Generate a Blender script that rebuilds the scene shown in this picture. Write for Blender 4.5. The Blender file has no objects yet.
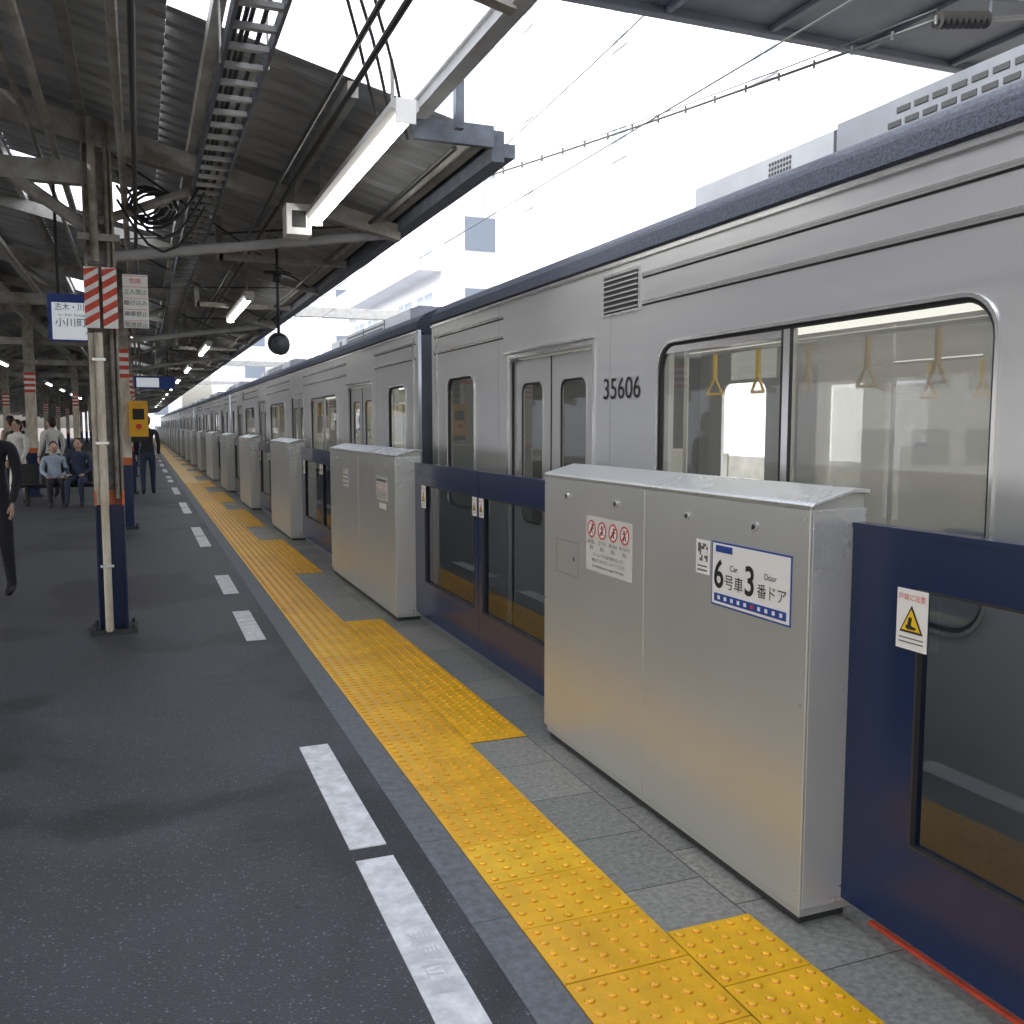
import bpy, bmesh, math, random
from mathutils import Matrix, Vector
random.seed(4)
S=bpy.context.scene
COL=S.collection
# ---------------------------------------------------------------- materials
def mat(name,col,rough=.5,metal=0.,nscale=0,namt=0.,bump=0.,bscale=None,stretch=(1,1,1),emit=None,estr=0,spec=.5,col2=None):
    m=bpy.data.materials.new(name); m.use_nodes=True
    nt=m.node_tree; b=nt.nodes['Principled BSDF']
    b.inputs['Base Color'].default_value=(*col,1); b.inputs['Roughness'].default_value=rough
    b.inputs['Metallic'].default_value=metal; b.inputs['Specular IOR Level'].default_value=spec
    if emit: 
        b.inputs['Emission Color'].default_value=(*emit,1); b.inputs['Emission Strength'].default_value=estr
    if nscale:
        tc=nt.nodes.new('ShaderNodeTexCoord'); mp=nt.nodes.new('ShaderNodeMapping'); mp.inputs['Scale'].default_value=stretch
        nt.links.new(tc.outputs['Object'],mp.inputs[0])
        n=nt.nodes.new('ShaderNodeTexNoise'); n.inputs['Scale'].default_value=nscale; n.inputs['Detail'].default_value=6; n.inputs['Roughness'].default_value=.65
        nt.links.new(mp.outputs[0],n.inputs['Vector'])
        r=nt.nodes.new('ShaderNodeValToRGB'); r.color_ramp.elements[0].position=.32; r.color_ramp.elements[1].position=.68
        a=col2 if col2 else tuple(c*(1-namt) for c in col)
        c2=tuple(min(1,c*(1+namt*.6)) for c in col)
        r.color_ramp.elements[0].color=(*a,1); r.color_ramp.elements[1].color=(*c2,1)
        nt.links.new(n.outputs['Fac'],r.inputs[0]); nt.links.new(r.outputs[0],b.inputs['Base Color'])
        k=min(.10,namt*.5+.02)
        mr=nt.nodes.new('ShaderNodeMapRange'); mr.inputs[3].default_value=max(0,rough-k); mr.inputs[4].default_value=min(1,rough+k)
        nt.links.new(n.outputs['Fac'],mr.inputs[0]); nt.links.new(mr.outputs[0],b.inputs['Roughness'])
        if bump:
            n2=nt.nodes.new('ShaderNodeTexNoise'); n2.inputs['Scale'].default_value=bscale or nscale; n2.inputs['Detail'].default_value=4
            nt.links.new(mp.outputs[0],n2.inputs['Vector'])
            bp=nt.nodes.new('ShaderNodeBump'); bp.inputs['Strength'].default_value=bump; bp.inputs['Distance'].default_value=.01
            nt.links.new(n2.outputs['Fac'],bp.inputs['Height']); nt.links.new(bp.outputs[0],b.inputs['Normal'])
    return m
def glassmat(name,tint,ior=1.5,rough=.02,haze=0.,hazecol=(.5,.5,.5)):
    m=bpy.data.materials.new(name); m.use_nodes=True; nt=m.node_tree; nt.nodes.clear()
    o=nt.nodes.new('ShaderNodeOutputMaterial'); t=nt.nodes.new('ShaderNodeBsdfTransparent'); t.inputs[0].default_value=(*tint,1)
    g=nt.nodes.new('ShaderNodeBsdfGlossy'); g.inputs['Roughness'].default_value=rough
    f=nt.nodes.new('ShaderNodeFresnel')
    ge=nt.nodes.new('ShaderNodeNewGeometry'); mr=nt.nodes.new('ShaderNodeMapRange'); mr.inputs[3].default_value=ior; mr.inputs[4].default_value=1/ior
    nt.links.new(ge.outputs['Backfacing'],mr.inputs[0]); nt.links.new(mr.outputs[0],f.inputs[0])
    mx=nt.nodes.new('ShaderNodeMixShader'); last=t
    if haze:
        d=nt.nodes.new('ShaderNodeBsdfDiffuse'); d.inputs[0].default_value=(*hazecol,1)
        m2=nt.nodes.new('ShaderNodeMixShader'); m2.inputs[0].default_value=haze
        nt.links.new(t.outputs[0],m2.inputs[1]); nt.links.new(d.outputs[0],m2.inputs[2]); last=m2
    nt.links.new(f.outputs[0],mx.inputs[0]); nt.links.new(last.outputs[0],mx.inputs[1]); nt.links.new(g.outputs[0],mx.inputs[2])
    nt.links.new(mx.outputs[0],o.inputs[0]); return m
M={}
def asphalt():
    m=mat('asphalt',(.058,.064,.079),.48,0,nscale=1.3,namt=.3,bump=.6,bscale=150)
    nt=m.node_tree; b=nt.nodes['Principled BSDF']
    src=b.inputs['Base Color'].links[0].from_socket
    tc=nt.nodes.new('ShaderNodeTexCoord'); v=nt.nodes.new('ShaderNodeTexVoronoi'); v.inputs['Scale'].default_value=75
    nt.links.new(tc.outputs['Object'],v.inputs['Vector'])
    r=nt.nodes.new('ShaderNodeValToRGB'); r.color_ramp.elements[0].color=(1,1,1,1); r.color_ramp.elements[1].color=(0,0,0,1)
    r.color_ramp.elements[0].position=.12; r.color_ramp.elements[1].position=.38
    nt.links.new(v.outputs['Distance'],r.inputs[0])
    sep=nt.nodes.new('ShaderNodeSeparateColor'); nt.links.new(v.outputs['Color'],sep.inputs[0])
    pw=nt.nodes.new('ShaderNodeMath'); pw.operation='POWER'; pw.inputs[1].default_value=2.5; nt.links.new(sep.outputs[0],pw.inputs[0])
    mu=nt.nodes.new('ShaderNodeMath'); mu.operation='MULTIPLY'; nt.links.new(pw.outputs[0],mu.inputs[0]); nt.links.new(r.outputs[0],mu.inputs[1])
    mx=nt.nodes.new('ShaderNodeMix'); mx.data_type='RGBA'; mx.inputs[7].default_value=(.30,.31,.33,1)
    nt.links.new(mu.outputs[0],mx.inputs[0]); nt.links.new(src,mx.inputs[6])
    n=nt.nodes.new('ShaderNodeTexNoise'); n.inputs['Scale'].default_value=.6; n.inputs['Detail'].default_value=6; n.inputs['Distortion'].default_value=.4
    nt.links.new(tc.outputs['Object'],n.inputs['Vector'])
    rr=nt.nodes.new('ShaderNodeValToRGB'); rr.color_ramp.elements[0].position=.43; rr.color_ramp.elements[1].position=.48
    rr.color_ramp.elements[0].color=(.55,.55,.55,1); rr.color_ramp.elements[1].color=(1,1,1,1)
    nt.links.new(n.outputs['Fac'],rr.inputs[0])
    m3=nt.nodes.new('ShaderNodeMix'); m3.data_type='RGBA'; m3.blend_type='MULTIPLY'; m3.inputs[0].default_value=1
    nt.links.new(mx.outputs[2],m3.inputs[6]); nt.links.new(rr.outputs[0],m3.inputs[7])
    n4=nt.nodes.new('ShaderNodeTexVoronoi'); n4.inputs['Scale'].default_value=3.2; nt.links.new(tc.outputs['Object'],n4.inputs['Vector'])
    r4=nt.nodes.new('ShaderNodeValToRGB'); r4.color_ramp.elements[0].position=.03; r4.color_ramp.elements[1].position=.06
    r4.color_ramp.elements[0].color=(.55,.55,.55,1); r4.color_ramp.elements[1].color=(1,1,1,1); nt.links.new(n4.outputs['Distance'],r4.inputs[0])
    m5=nt.nodes.new('ShaderNodeMix'); m5.data_type='RGBA'; m5.blend_type='MULTIPLY'; m5.inputs[0].default_value=1
    nt.links.new(m3.outputs[2],m5.inputs[6]); nt.links.new(r4.outputs[0],m5.inputs[7]); nt.links.new(m5.outputs[2],b.inputs['Base Color'])
    return m
M['asphalt']=asphalt()
def slabs():
    m=mat('granite_slabs',(.34,.34,.32),.45,0,nscale=45,namt=.4,bump=.15,bscale=120)
    nt=m.node_tree; b=nt.nodes['Principled BSDF']; src=b.inputs['Base Color'].links[0].from_socket
    tc=nt.nodes.new('ShaderNodeTexCoord'); mp=nt.nodes.new('ShaderNodeMapping'); mp.inputs['Rotation'].default_value=(0,0,math.pi/2); mp.inputs['Location'].default_value=(0,.27,0)
    nt.links.new(tc.outputs['Object'],mp.inputs[0])
    br=nt.nodes.new('ShaderNodeTexBrick'); br.inputs['Scale'].default_value=1; br.inputs['Brick Width'].default_value=.4; br.inputs['Row Height'].default_value=.4
    br.inputs['Mortar Size'].default_value=.003; br.inputs['Color1'].default_value=(1,1,.97,1); br.inputs['Color2'].default_value=(.66,.68,.70,1); br.inputs['Mortar'].default_value=(.25,.25,.25,1)
    nt.links.new(mp.outputs[0],br.inputs['Vector'])
    mx=nt.nodes.new('ShaderNodeMix'); mx.data_type='RGBA'; mx.blend_type='MULTIPLY'; mx.inputs[0].default_value=1
    nt.links.new(src,mx.inputs[6]); nt.links.new(br.outputs[0],mx.inputs[7]); nt.links.new(mx.outputs[2],b.inputs['Base Color']); return m
M['slab']=slabs()
M['kerb']=mat('edge_stone',(.15,.165,.19),.55,0,nscale=30,namt=.4,bump=.2)
for i,c in enumerate([(.92,.51,.010),(.86,.465,.012),(.95,.55,.016)]):
    M['yel%d'%i]=mat('tactile_yellow_%d'%i,c,.36,0,nscale=7,namt=.16,bump=.1,bscale=90)
M['yeldome']=mat('tactile_dome_shaded',(.70,.30,.008),.3,0,nscale=7,namt=.15)  # dome sides coloured darker to imitate shading from side light
M['yeldk']=mat('tactile_joint',(.12,.08,.03),.8)
M['white']=mat('line_paint',(.75,.77,.80),.45,0,nscale=14,namt=.3,bump=.1,col2=(.52,.54,.57))
M['ballast']=mat('ballast',(.16,.14,.12),.9,0,nscale=20,namt=.6,bump=1,bscale=25)
M['concrete']=mat('concrete',(.3,.3,.29),.8,0,nscale=4,namt=.3,bump=.2)
M['rail']=mat('rail_steel',(.25,.2,.17),.35,.8,nscale=20,namt=.3)
M['housing']=mat('housing_silver',(.53,.54,.515),.30,.5,nscale=1.2,namt=.04)
M['housing2']=mat('housing_edge',(.62,.63,.62),.28,.5,nscale=1.2,namt=.04)
M['navy']=mat('navy_paint',(.010,.022,.075),.2,0)
M['gateglass']=glassmat('gate_glass',(.50,.52,.53),1.75)
M['steelT']=mat('stainless_train',(.64,.65,.66),.30,.62,nscale=1.2,namt=.06,stretch=(1,.3,3))
M['steelD']=mat('stainless_door',(.58,.585,.59),.36,.6,nscale=1.5,namt=.06,stretch=(1,2,.5))
M['steelB']=mat('stainless_bright',(.78,.78,.77),.22,.8)
M['rubber']=mat('rubber',(.02,.02,.022),.6)
M['roofband']=mat('roof_blue_grey',(.05,.06,.085),.8,0,nscale=90,namt=.8,bump=.5)
M['roofgrey']=mat('roof_unit_grey',(.14,.155,.18),.55,.1,nscale=6,namt=.15)
M['roofgrey2']=mat('roof_unit_light',(.22,.24,.27),.55,.1,nscale=6,namt=.1)
M['dark']=mat('dark_metal',(.025,.027,.03),.6)
M['tglass']=glassmat('train_glass',(.72,.74,.70),1.75,haze=.18,hazecol=(.5,.5,.46))
M['tglass2']=glassmat('train_glass_hazy',(.55,.56,.53),1.75,haze=.48,hazecol=(.40,.40,.37))  # grey diffuse layer imitates reflections and haze on the pane
M['int']=mat('interior_panel_glow',(.70,.69,.63),.5,0,nscale=3,namt=.05,emit=(1,.96,.88),estr=.10)  # weak emission added to the panels to brighten the car interior
M['intlight']=mat('interior_light',(.9,.9,.9),.5,emit=(1,.98,.92),estr=3)
M['seat']=mat('seat_blue',(.05,.12,.35),.8,nscale=30,namt=.3)
M['strap']=mat('strap_orange',(.9,.55,.04),.4)
M['roofsheet']=mat('canopy_sheet',(.33,.345,.355),.55,.1,nscale=2,namt=.35,stretch=(.4,2,1))
M['beam']=mat('beam_paint',(.33,.335,.32),.5,.0,nscale=4,namt=.35,col2=(.17,.15,.12))
M['beamL']=mat('beam_light_paint',(.36,.37,.37),.5,.0,nscale=4,namt=.25)
M['gantry']=mat('gantry_paint',(.10,.115,.135),.65,.0,nscale=2,namt=.3)
M['wire']=mat('wire_copper',(.10,.11,.11),.5,.3)
M['fascia']=mat('fascia',(.10,.115,.14),.6,0,nscale=8,namt=.4)
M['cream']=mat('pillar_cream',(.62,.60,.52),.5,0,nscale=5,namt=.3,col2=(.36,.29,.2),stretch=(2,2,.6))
M['creamdk']=mat('pillar_brown_grey',(.30,.29,.25),.6,0,nscale=6,namt=.4,col2=(.12,.09,.07))  # brown-grey steel tone for pillar webs, upper columns and pipes
M['red']=mat('red_paint',(.6,.07,.03),.5,0,nscale=15,namt=.3)
M['orange']=mat('orange_band',(.6,.15,.04),.5,0,nscale=15,namt=.3)
M['wht']=mat('white_plastic',(.78,.78,.77),.45,0,nscale=5,namt=.05)
M['blk']=mat('black',(.012,.012,.013),.5)
M['cable']=mat('cable_black',(.02,.02,.02),.5)
M['blue']=mat('sign_blue',(.015,.06,.32),.35)
M['stick']=mat('sticker_white',(.82,.83,.84),.35)
M['stickg']=mat('sticker_grey',(.62,.63,.61),.4)
M['faint']=mat('worn_lettering',(.62,.64,.675),.5)
M['grey']=mat('print_grey',(.12,.12,.12),.5)
M['seam']=mat('panel_seam',(.22,.22,.21),.5)
M['warn']=mat('warning_yellow',(.85,.55,.01),.4)
M['redp']=mat('print_red',(.6,.03,.02),.4)
M['tube']=mat('fluorescent_tube',(.9,.9,.9),.4,emit=(1,.98,.94),estr=14)
M['lampbody']=mat('lamp_body',(.5,.5,.49),.4)
M['bldg']=mat('building_white',(.80,.81,.83),.8,0,nscale=.4,namt=.04)
M['bldg2']=mat('building_panel',(.66,.68,.73),.8,0,nscale=.6,namt=.05)
M['bwin']=mat('building_window',(.24,.28,.34),.35,0,spec=.5)
M['yellowbox']=mat('yellow_box',(.8,.42,.01),.4,0,nscale=6,namt=.1)
M['screen']=mat('sign_face_lit',(.7,.75,.8),.4,emit=(.85,.92,1),estr=.35)
M['skin']=mat('skin',(.55,.36,.27),.5); M['hair']=mat('hair',(.015,.012,.01),.5,nscale=60,namt=.5)
M['c_dark']=mat('cloth_dark',(.02,.022,.03),.85,nscale=20,namt=.3); M['c_navy']=mat('cloth_navy',(.03,.045,.09),.85,nscale=20,namt=.3)
M['c_blue']=mat('cloth_light_blue',(.38,.47,.60),.85,nscale=20,namt=.2); M['c_white']=mat('cloth_white',(.68,.68,.67),.85,nscale=20,namt=.15)
M['c_beige']=mat('cloth_beige',(.4,.34,.27),.85,nscale=20,namt=.2)
def sky_panel():
    m=bpy.data.materials.new('skylight_panel'); m.use_nodes=True; nt=m.node_tree; nt.nodes.clear()
    o=nt.nodes.new('ShaderNodeOutputMaterial'); t=nt.nodes.new('ShaderNodeBsdfTranslucent'); t.inputs[0].default_value=(.92,.95,1,1)
    d=nt.nodes.new('ShaderNodeBsdfTransparent'); d.inputs[0].default_value=(.9,.93,.97,1)
    x=nt.nodes.new('ShaderNodeMixShader'); x.inputs[0].default_value=.12
    nt.links.new(t.outputs[0],x.inputs[1]); nt.links.new(d.outputs[0],x.inputs[2]); nt.links.new(x.outputs[0],o.inputs[0]); return m
M['skyl']=sky_panel()
# ---------------------------------------------------------------- mesh builder
class MB:
    def __init__(s): s.v=[];s.f=[];s.m=[];s.mats=[]
    def mi(s,k):
        if k not in s.mats: s.mats.append(k)
        return s.mats.index(k)
    def poly(s,pts,k):
        n=len(s.v); s.v+= [tuple(p) for p in pts]; s.f.append(tuple(range(n,n+len(pts)))); s.m.append(s.mi(k))
    def box(s,x0,x1,y0,y1,z0,z1,k):
        n=len(s.v); s.v+=[(x0,y0,z0),(x1,y0,z0),(x1,y1,z0),(x0,y1,z0),(x0,y0,z1),(x1,y0,z1),(x1,y1,z1),(x0,y1,z1)]
        for f in [(0,3,2,1),(4,5,6,7),(0,1,5,4),(1,2,6,5),(2,3,7,6),(3,0,4,7)]:
            s.f.append(tuple(n+i for i in f)); s.m.append(s.mi(k))
    def pane(s,x,y0,y1,z0,z1,k): s.poly([(x,y0,z0),(x,y0,z1),(x,y1,z1),(x,y1,z0)],k)
    def prism(s,prof,y0,y1,k,axis='y'):
        n=len(s.v); L=len(prof)
        for t in (y0,y1):
            for a,b in prof: s.v.append((a,t,b) if axis=='y' else (t,a,b))
        s.f.append(tuple(n+i for i in range(L))); s.m.append(s.mi(k))
        s.f.append(tuple(n+L+i for i in reversed(range(L)))); s.m.append(s.mi(k))
        for i in range(L):
            j=(i+1)%L; s.f.append((n+i,n+L+i,n+L+j,n+j)); s.m.append(s.mi(k))
    def cyl(s,p0,p1,r,k,n=10,r1=None):
        p0=Vector(p0);p1=Vector(p1);d=(p1-p0).normalized(); r1=r if r1 is None else r1
        a=d.orthogonal().normalized(); b=d.cross(a); N=len(s.v)
        for p,rr in ((p0,r),(p1,r1)):
            for i in range(n):
                t=2*math.pi*i/n; s.v.append(tuple(p+a*math.cos(t)*rr+b*math.sin(t)*rr))
        for i in range(n):
            j=(i+1)%n; s.f.append((N+i,N+j,N+n+j,N+n+i)); s.m.append(s.mi(k))
        s.f.append(tuple(N+i for i in reversed(range(n)))); s.m.append(s.mi(k))
        s.f.append(tuple(N+n+i for i in range(n))); s.m.append(s.mi(k))
    def tube(s,pts,r,k,n=6):
        for a,b in zip(pts[:-1],pts[1:]): s.cyl(a,b,r,k,n)
    def ell(s,c,r,k,n=16,m=10,zc=None):
        N=len(s.v); c=Vector(c)
        for i in range(m+1):
            ph=math.pi*i/m
            for j in range(n):
                t=2*math.pi*j/n; s.v.append((c.x+r[0]*math.sin(ph)*math.cos(t),c.y+r[1]*math.sin(ph)*math.sin(t),c.z+r[2]*math.cos(ph)))
        for i in range(m):
            for j in range(n):
                q=(j+1)%n; s.f.append((N+i*n+j,N+(i+1)*n+j,N+(i+1)*n+q,N+i*n+q)); s.m.append(s.mi(k))
    def build(s,name,parent=None,bevel=0,smooth=False,loc=None,seg=2):
        me=bpy.data.meshes.new(name); me.from_pydata(s.v,[],s.f); me.validate()
        for k in s.mats: me.materials.append(M[k])
        if len(me.polygons)==len(s.m): me.polygons.foreach_set('material_index',s.m)
        bm=bmesh.new(); bm.from_mesh(me); bmesh.ops.recalc_face_normals(bm,faces=bm.faces); bm.to_mesh(me); bm.free()
        ob=bpy.data.objects.new(name,me); COL.objects.link(ob)
        if smooth:
            for p in me.polygons: p.use_smooth=True
        if bevel:
            b=ob.modifiers.new('bevel','BEVEL'); b.width=bevel; b.segments=seg; b.limit_method='ANGLE'; b.angle_limit=math.radians(40); b.harden_normals=False
        if parent: ob.parent=parent
        if loc: ob.location=loc
        return ob
def empty(name,loc=(0,0,0)):
    e=bpy.data.objects.new(name,None); e.location=loc; e.empty_display_size=.1; COL.objects.link(e); return e
MX={'-X':Matrix(((0,0,-1),(-1,0,0),(0,1,0))),'-Y':Matrix(((1,0,0),(0,0,-1),(0,1,0))),'Z':Matrix(((1,0,0),(0,1,0),(0,0,1)))}
def text(name,s,size,loc,orient,k,parent=None,align='CENTER',sx=1,bold=0):
    c=bpy.data.curves.new(name,'FONT'); c.body=s; c.size=size; c.align_x=align; c.align_y='CENTER'; c.offset=bold
    c.materials.append(M[k]); ob=bpy.data.objects.new(name,c); COL.objects.link(ob)
    pl=parent.location if parent else Vector((0,0,0))
    ob.parent=parent
    ob.matrix_basis=Matrix.Translation(Vector(loc)-pl)@MX[orient].to_4x4()@Matrix.Diagonal((sx,1,1,1))
    return ob
def rrect(x0,x1,y0,y1,r,n=6):
    if r<=0: return [(x0,y0),(x1,y0),(x1,y1),(x0,y1)]
    P=[]
    for cx,cy,a in ((x1-r,y0+r,-90),(x1-r,y1-r,0),(x0+r,y1-r,90),(x0+r,y0+r,180)):
        for i in range(n+1):
            t=math.radians(a+90*i/n); P.append((cx+r*math.cos(t),cy+r*math.sin(t)))
    return P
def panel_mesh(name,outer,holes,k,th=.005):
    c=bpy.data.curves.new(name,'CURVE'); c.dimensions='2D'; c.fill_mode='BOTH'; c.extrude=th/2
    for P in [outer]+holes:
        sp=c.splines.new('POLY'); sp.points.add(len(P)-1)
        for i,p in enumerate(P): sp.points[i].co=(p[0],p[1],0,1)
        sp.use_cyclic_u=True
    c.materials.append(M[k])
    ob=bpy.data.objects.new(name,c); COL.objects.link(ob)
    dg=bpy.context.evaluated_depsgraph_get(); me=bpy.data.meshes.new_from_object(ob.evaluated_get(dg))
    bpy.data.objects.remove(ob); me.name=name
    for v in me.vertices:
        x,y,z=v.co; v.co=(z,x,y)
    if not me.materials: me.materials.append(M[k])
    return me
def mesh_ob(name,me,loc=(0,0,0),parent=None):
    o=bpy.data.objects.new(name,me); o.location=loc; COL.objects.link(o); o.parent=parent; return o
# ---------------------------------------------------------------- door / car layout
c0=-1.68
cars=[c0+20*k for k in range(-1,7)]
DOORS=sorted([c+o for c in cars for o in (-7.23,-2.41,2.41,7.23)])
DOORS=[d for d in DOORS if -5<d<125]
YF=125
# ---------------------------------------------------------------- ground & platform
b=MB(); b.poly([(-400,-200,-1.12),(400,-200,-1.12),(400,900,-1.12),(-400,900,-1.12)],'ballast'); b.build('ground')
pf=empty('platform')
b=MB(); b.box(-9,.9,-8,YF,-1.1,0,'asphalt'); b.build('asphalt_surface',pf)
b=MB()
y=-4
while y<60: b.box(.9,1.03,y,y+.597,-1.1,.002,'kerb'); y+=.6
b.box(.9,1.03,60,YF,-1.1,.002,'kerb')
b.build('edge_stone',pf)
b=MB(); b.box(1.03,2.30,-8,YF,-1.1,0,'slab'); b.build('paving_slabs',pf)
b=MB(); b.box(2.30,2.33,-8,YF,-.25,-.002,'rubber'); b.box(2.10,2.25,-8,YF,.0,.012,'dark'); 
b.build('gate_sill',pf)
b=MB(); b.box(2.045,2.062,-2,2.15,0,.010,'red')
b.build('red_edge_line',pf)
# tactile
tac=empty('tactile_paving')
b=MB(); dots=MB()
b.box(1.03,1.43,-2,YF-1,0,.003,'yeldk')
def tile(x0,x1,y0,y1,near):
    k='yel%d'%random.choice((0,0,1,2)); g=.0025; dz=random.uniform(0,.0012)
    b.box(x0+g,x1-g,y0+g,y1-g,.0,.007+dz,k)
    if near:
        nx=6 if x1-x0>.35 else 5; ny=5
        for i in range(nx):
            for j in range(ny):
                cx=x0+(i+.5)*(x1-x0)/nx; cy=y0+(j+.5)*(y1-y0)/ny
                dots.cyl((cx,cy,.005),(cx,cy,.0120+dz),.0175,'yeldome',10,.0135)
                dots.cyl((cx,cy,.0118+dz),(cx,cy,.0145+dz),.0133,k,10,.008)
y=-2.0
while y<YF-1:
    tile(1.03,1.43,y,y+.3,.8<y<26)
    y+=.3
for d in DOORS:
    y=d-1.4
    b.box(1.4305,1.7295,y,y+2.99,0,.003,'yeldk')
    while y<d+1.35:
        tile(1.43,1.73,y,y+.3,.8<y<26); y+=.3
b.build('tiles',tac); dots.build('domes',tac)
b=MB()
def dash(y0,y1): b.box(.655,.79,y0,y1,0,.004,'white')
for a,c in zip(DOORS[:-1],DOORS[1:]):
    m=(a+c)/2
    if c-a<5: dash(m-1.16,m+0); dash(m+.1,m+1.26)
    else: dash(m-1.54,m-.42); dash(m+.45,m+1.57)
mk=b.build('boarding_lines')
t_=text('letters','乗車位置',.085,(.722,2.45,.0055),'Z','faint',mk); t_.rotation_euler=(0,0,-math.pi/2)
# track
tr=empty('railway_track')
b=MB()
for X in (3.85-.53,3.85+.53,8.0-.53,8.0+.53): b.box(X-.035,X+.035,-40,200,-1.12,-.97,'rail')
b.build('rails',tr)
b=MB()
for i in range(160):
    for X in (3.85,8.0): b.box(X-1.0,X+1.0,-20+i*.65,-20+i*.65+.22,-1.119,-1.06,'concrete')
b.build('sleepers',tr)
# ---------------------------------------------------------------- platform doors
def warn_sticker(par,Y,z,x,w=.11,h=.17):
    q=MB(); q.box(x-.003,x,Y-w/2,Y+w/2,z-h/2,z+h/2,'stick')
    q.prism([(Y-w*.38,z-h*.22),(Y+w*.38,z-h*.22),(Y,z+h*.24)],x-.0045,x-.003,'blk','x')
    q.prism([(Y-w*.30,z-h*.18),(Y+w*.30,z-h*.18),(Y,z+h*.17)],x-.006,x-.0045,'warn','x')
    q.prism([(Y-.018,z-h*.155),(Y+.014,z-h*.155),(Y+.018,z-h*.10),(Y+.004,z-h*.06),(Y-.006,z-h*.10),(Y-.018,z-h*.11)],x-.0072,x-.006,'blk','x')
    q.cyl((x-.006,Y+.002,z+h*.01),(x-.0072,Y+.002,z+h*.01),.0065,'blk',10); q.box(x-.0072,x-.006,Y-.002,Y+.010,z-h*.07,z-h*.02,'blk')
    for i in range(2): q.box(x-.004,x-.003,Y-w*.4,Y+w*.4,z-h*(.32+.07*i),z-h*(.30+.07*i),'grey')
    q.build('warning_sticker',par)
    text('sticker_text','戸袋に注意',w*.18,Vector((x-.0045,Y,z+h*.36))+par.location,'-X','redp',par)
def housing(y0,y1,idx,detail):
    par=empty('platform_door_housing',(1.823,y0,0))
    q=MB(); L=y1-y0; D=.205
    q.prism([(0.006,.03),(D,.03),(D,1.335),(.15,1.34),(0.006,1.300)],0.012,L-.012,'housing')
    q.prism([(-.005,1.304),(.005,1.312),(.15,1.352),(D+.008,1.348),(D+.008,1.334),(.15,1.338),(-.005,1.297)],-.006,L+.006,'housing2')
    g=.0015
    q.box(-.004,.006,0.0,L/2-g,.06,1.292,'housing'); q.box(-.004,.006,L/2+g,L,.06,1.292,'housing')
    q.box(.006,D,0,.0121,.06,1.292,'housing2'); q.box(.006,D,L-.0121,L,.06,1.292,'housing2')
    q.box(.02,D-.01,.03,L-.03,0,.03,'dark')
    o=q.build('cabinet',par,bevel=.004); 
    if detail:
        q=MB()
        for t in [.135,.34,.62,.865]:
            Y=L*t; q.cyl((-.004,Y,1.215),(-.012,Y,1.215),.015,'steelB',16); q.cyl((-.0121,Y,1.215),(-.0135,Y,1.215),.008,'dark',10)
        for s in (.02,L-.02):
            for z in (.12,.7,1.26): q.cyl((-.004,s,z),(-.006,s,z),.005,'steelB',8)
        q.build('locks',par,smooth=False)
    return par
H=[]
for a,c in zip(DOORS[:-1],DOORS[1:]):
    H.append(housing(a+1.47,c-1.41,len(H),a<40))
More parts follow.
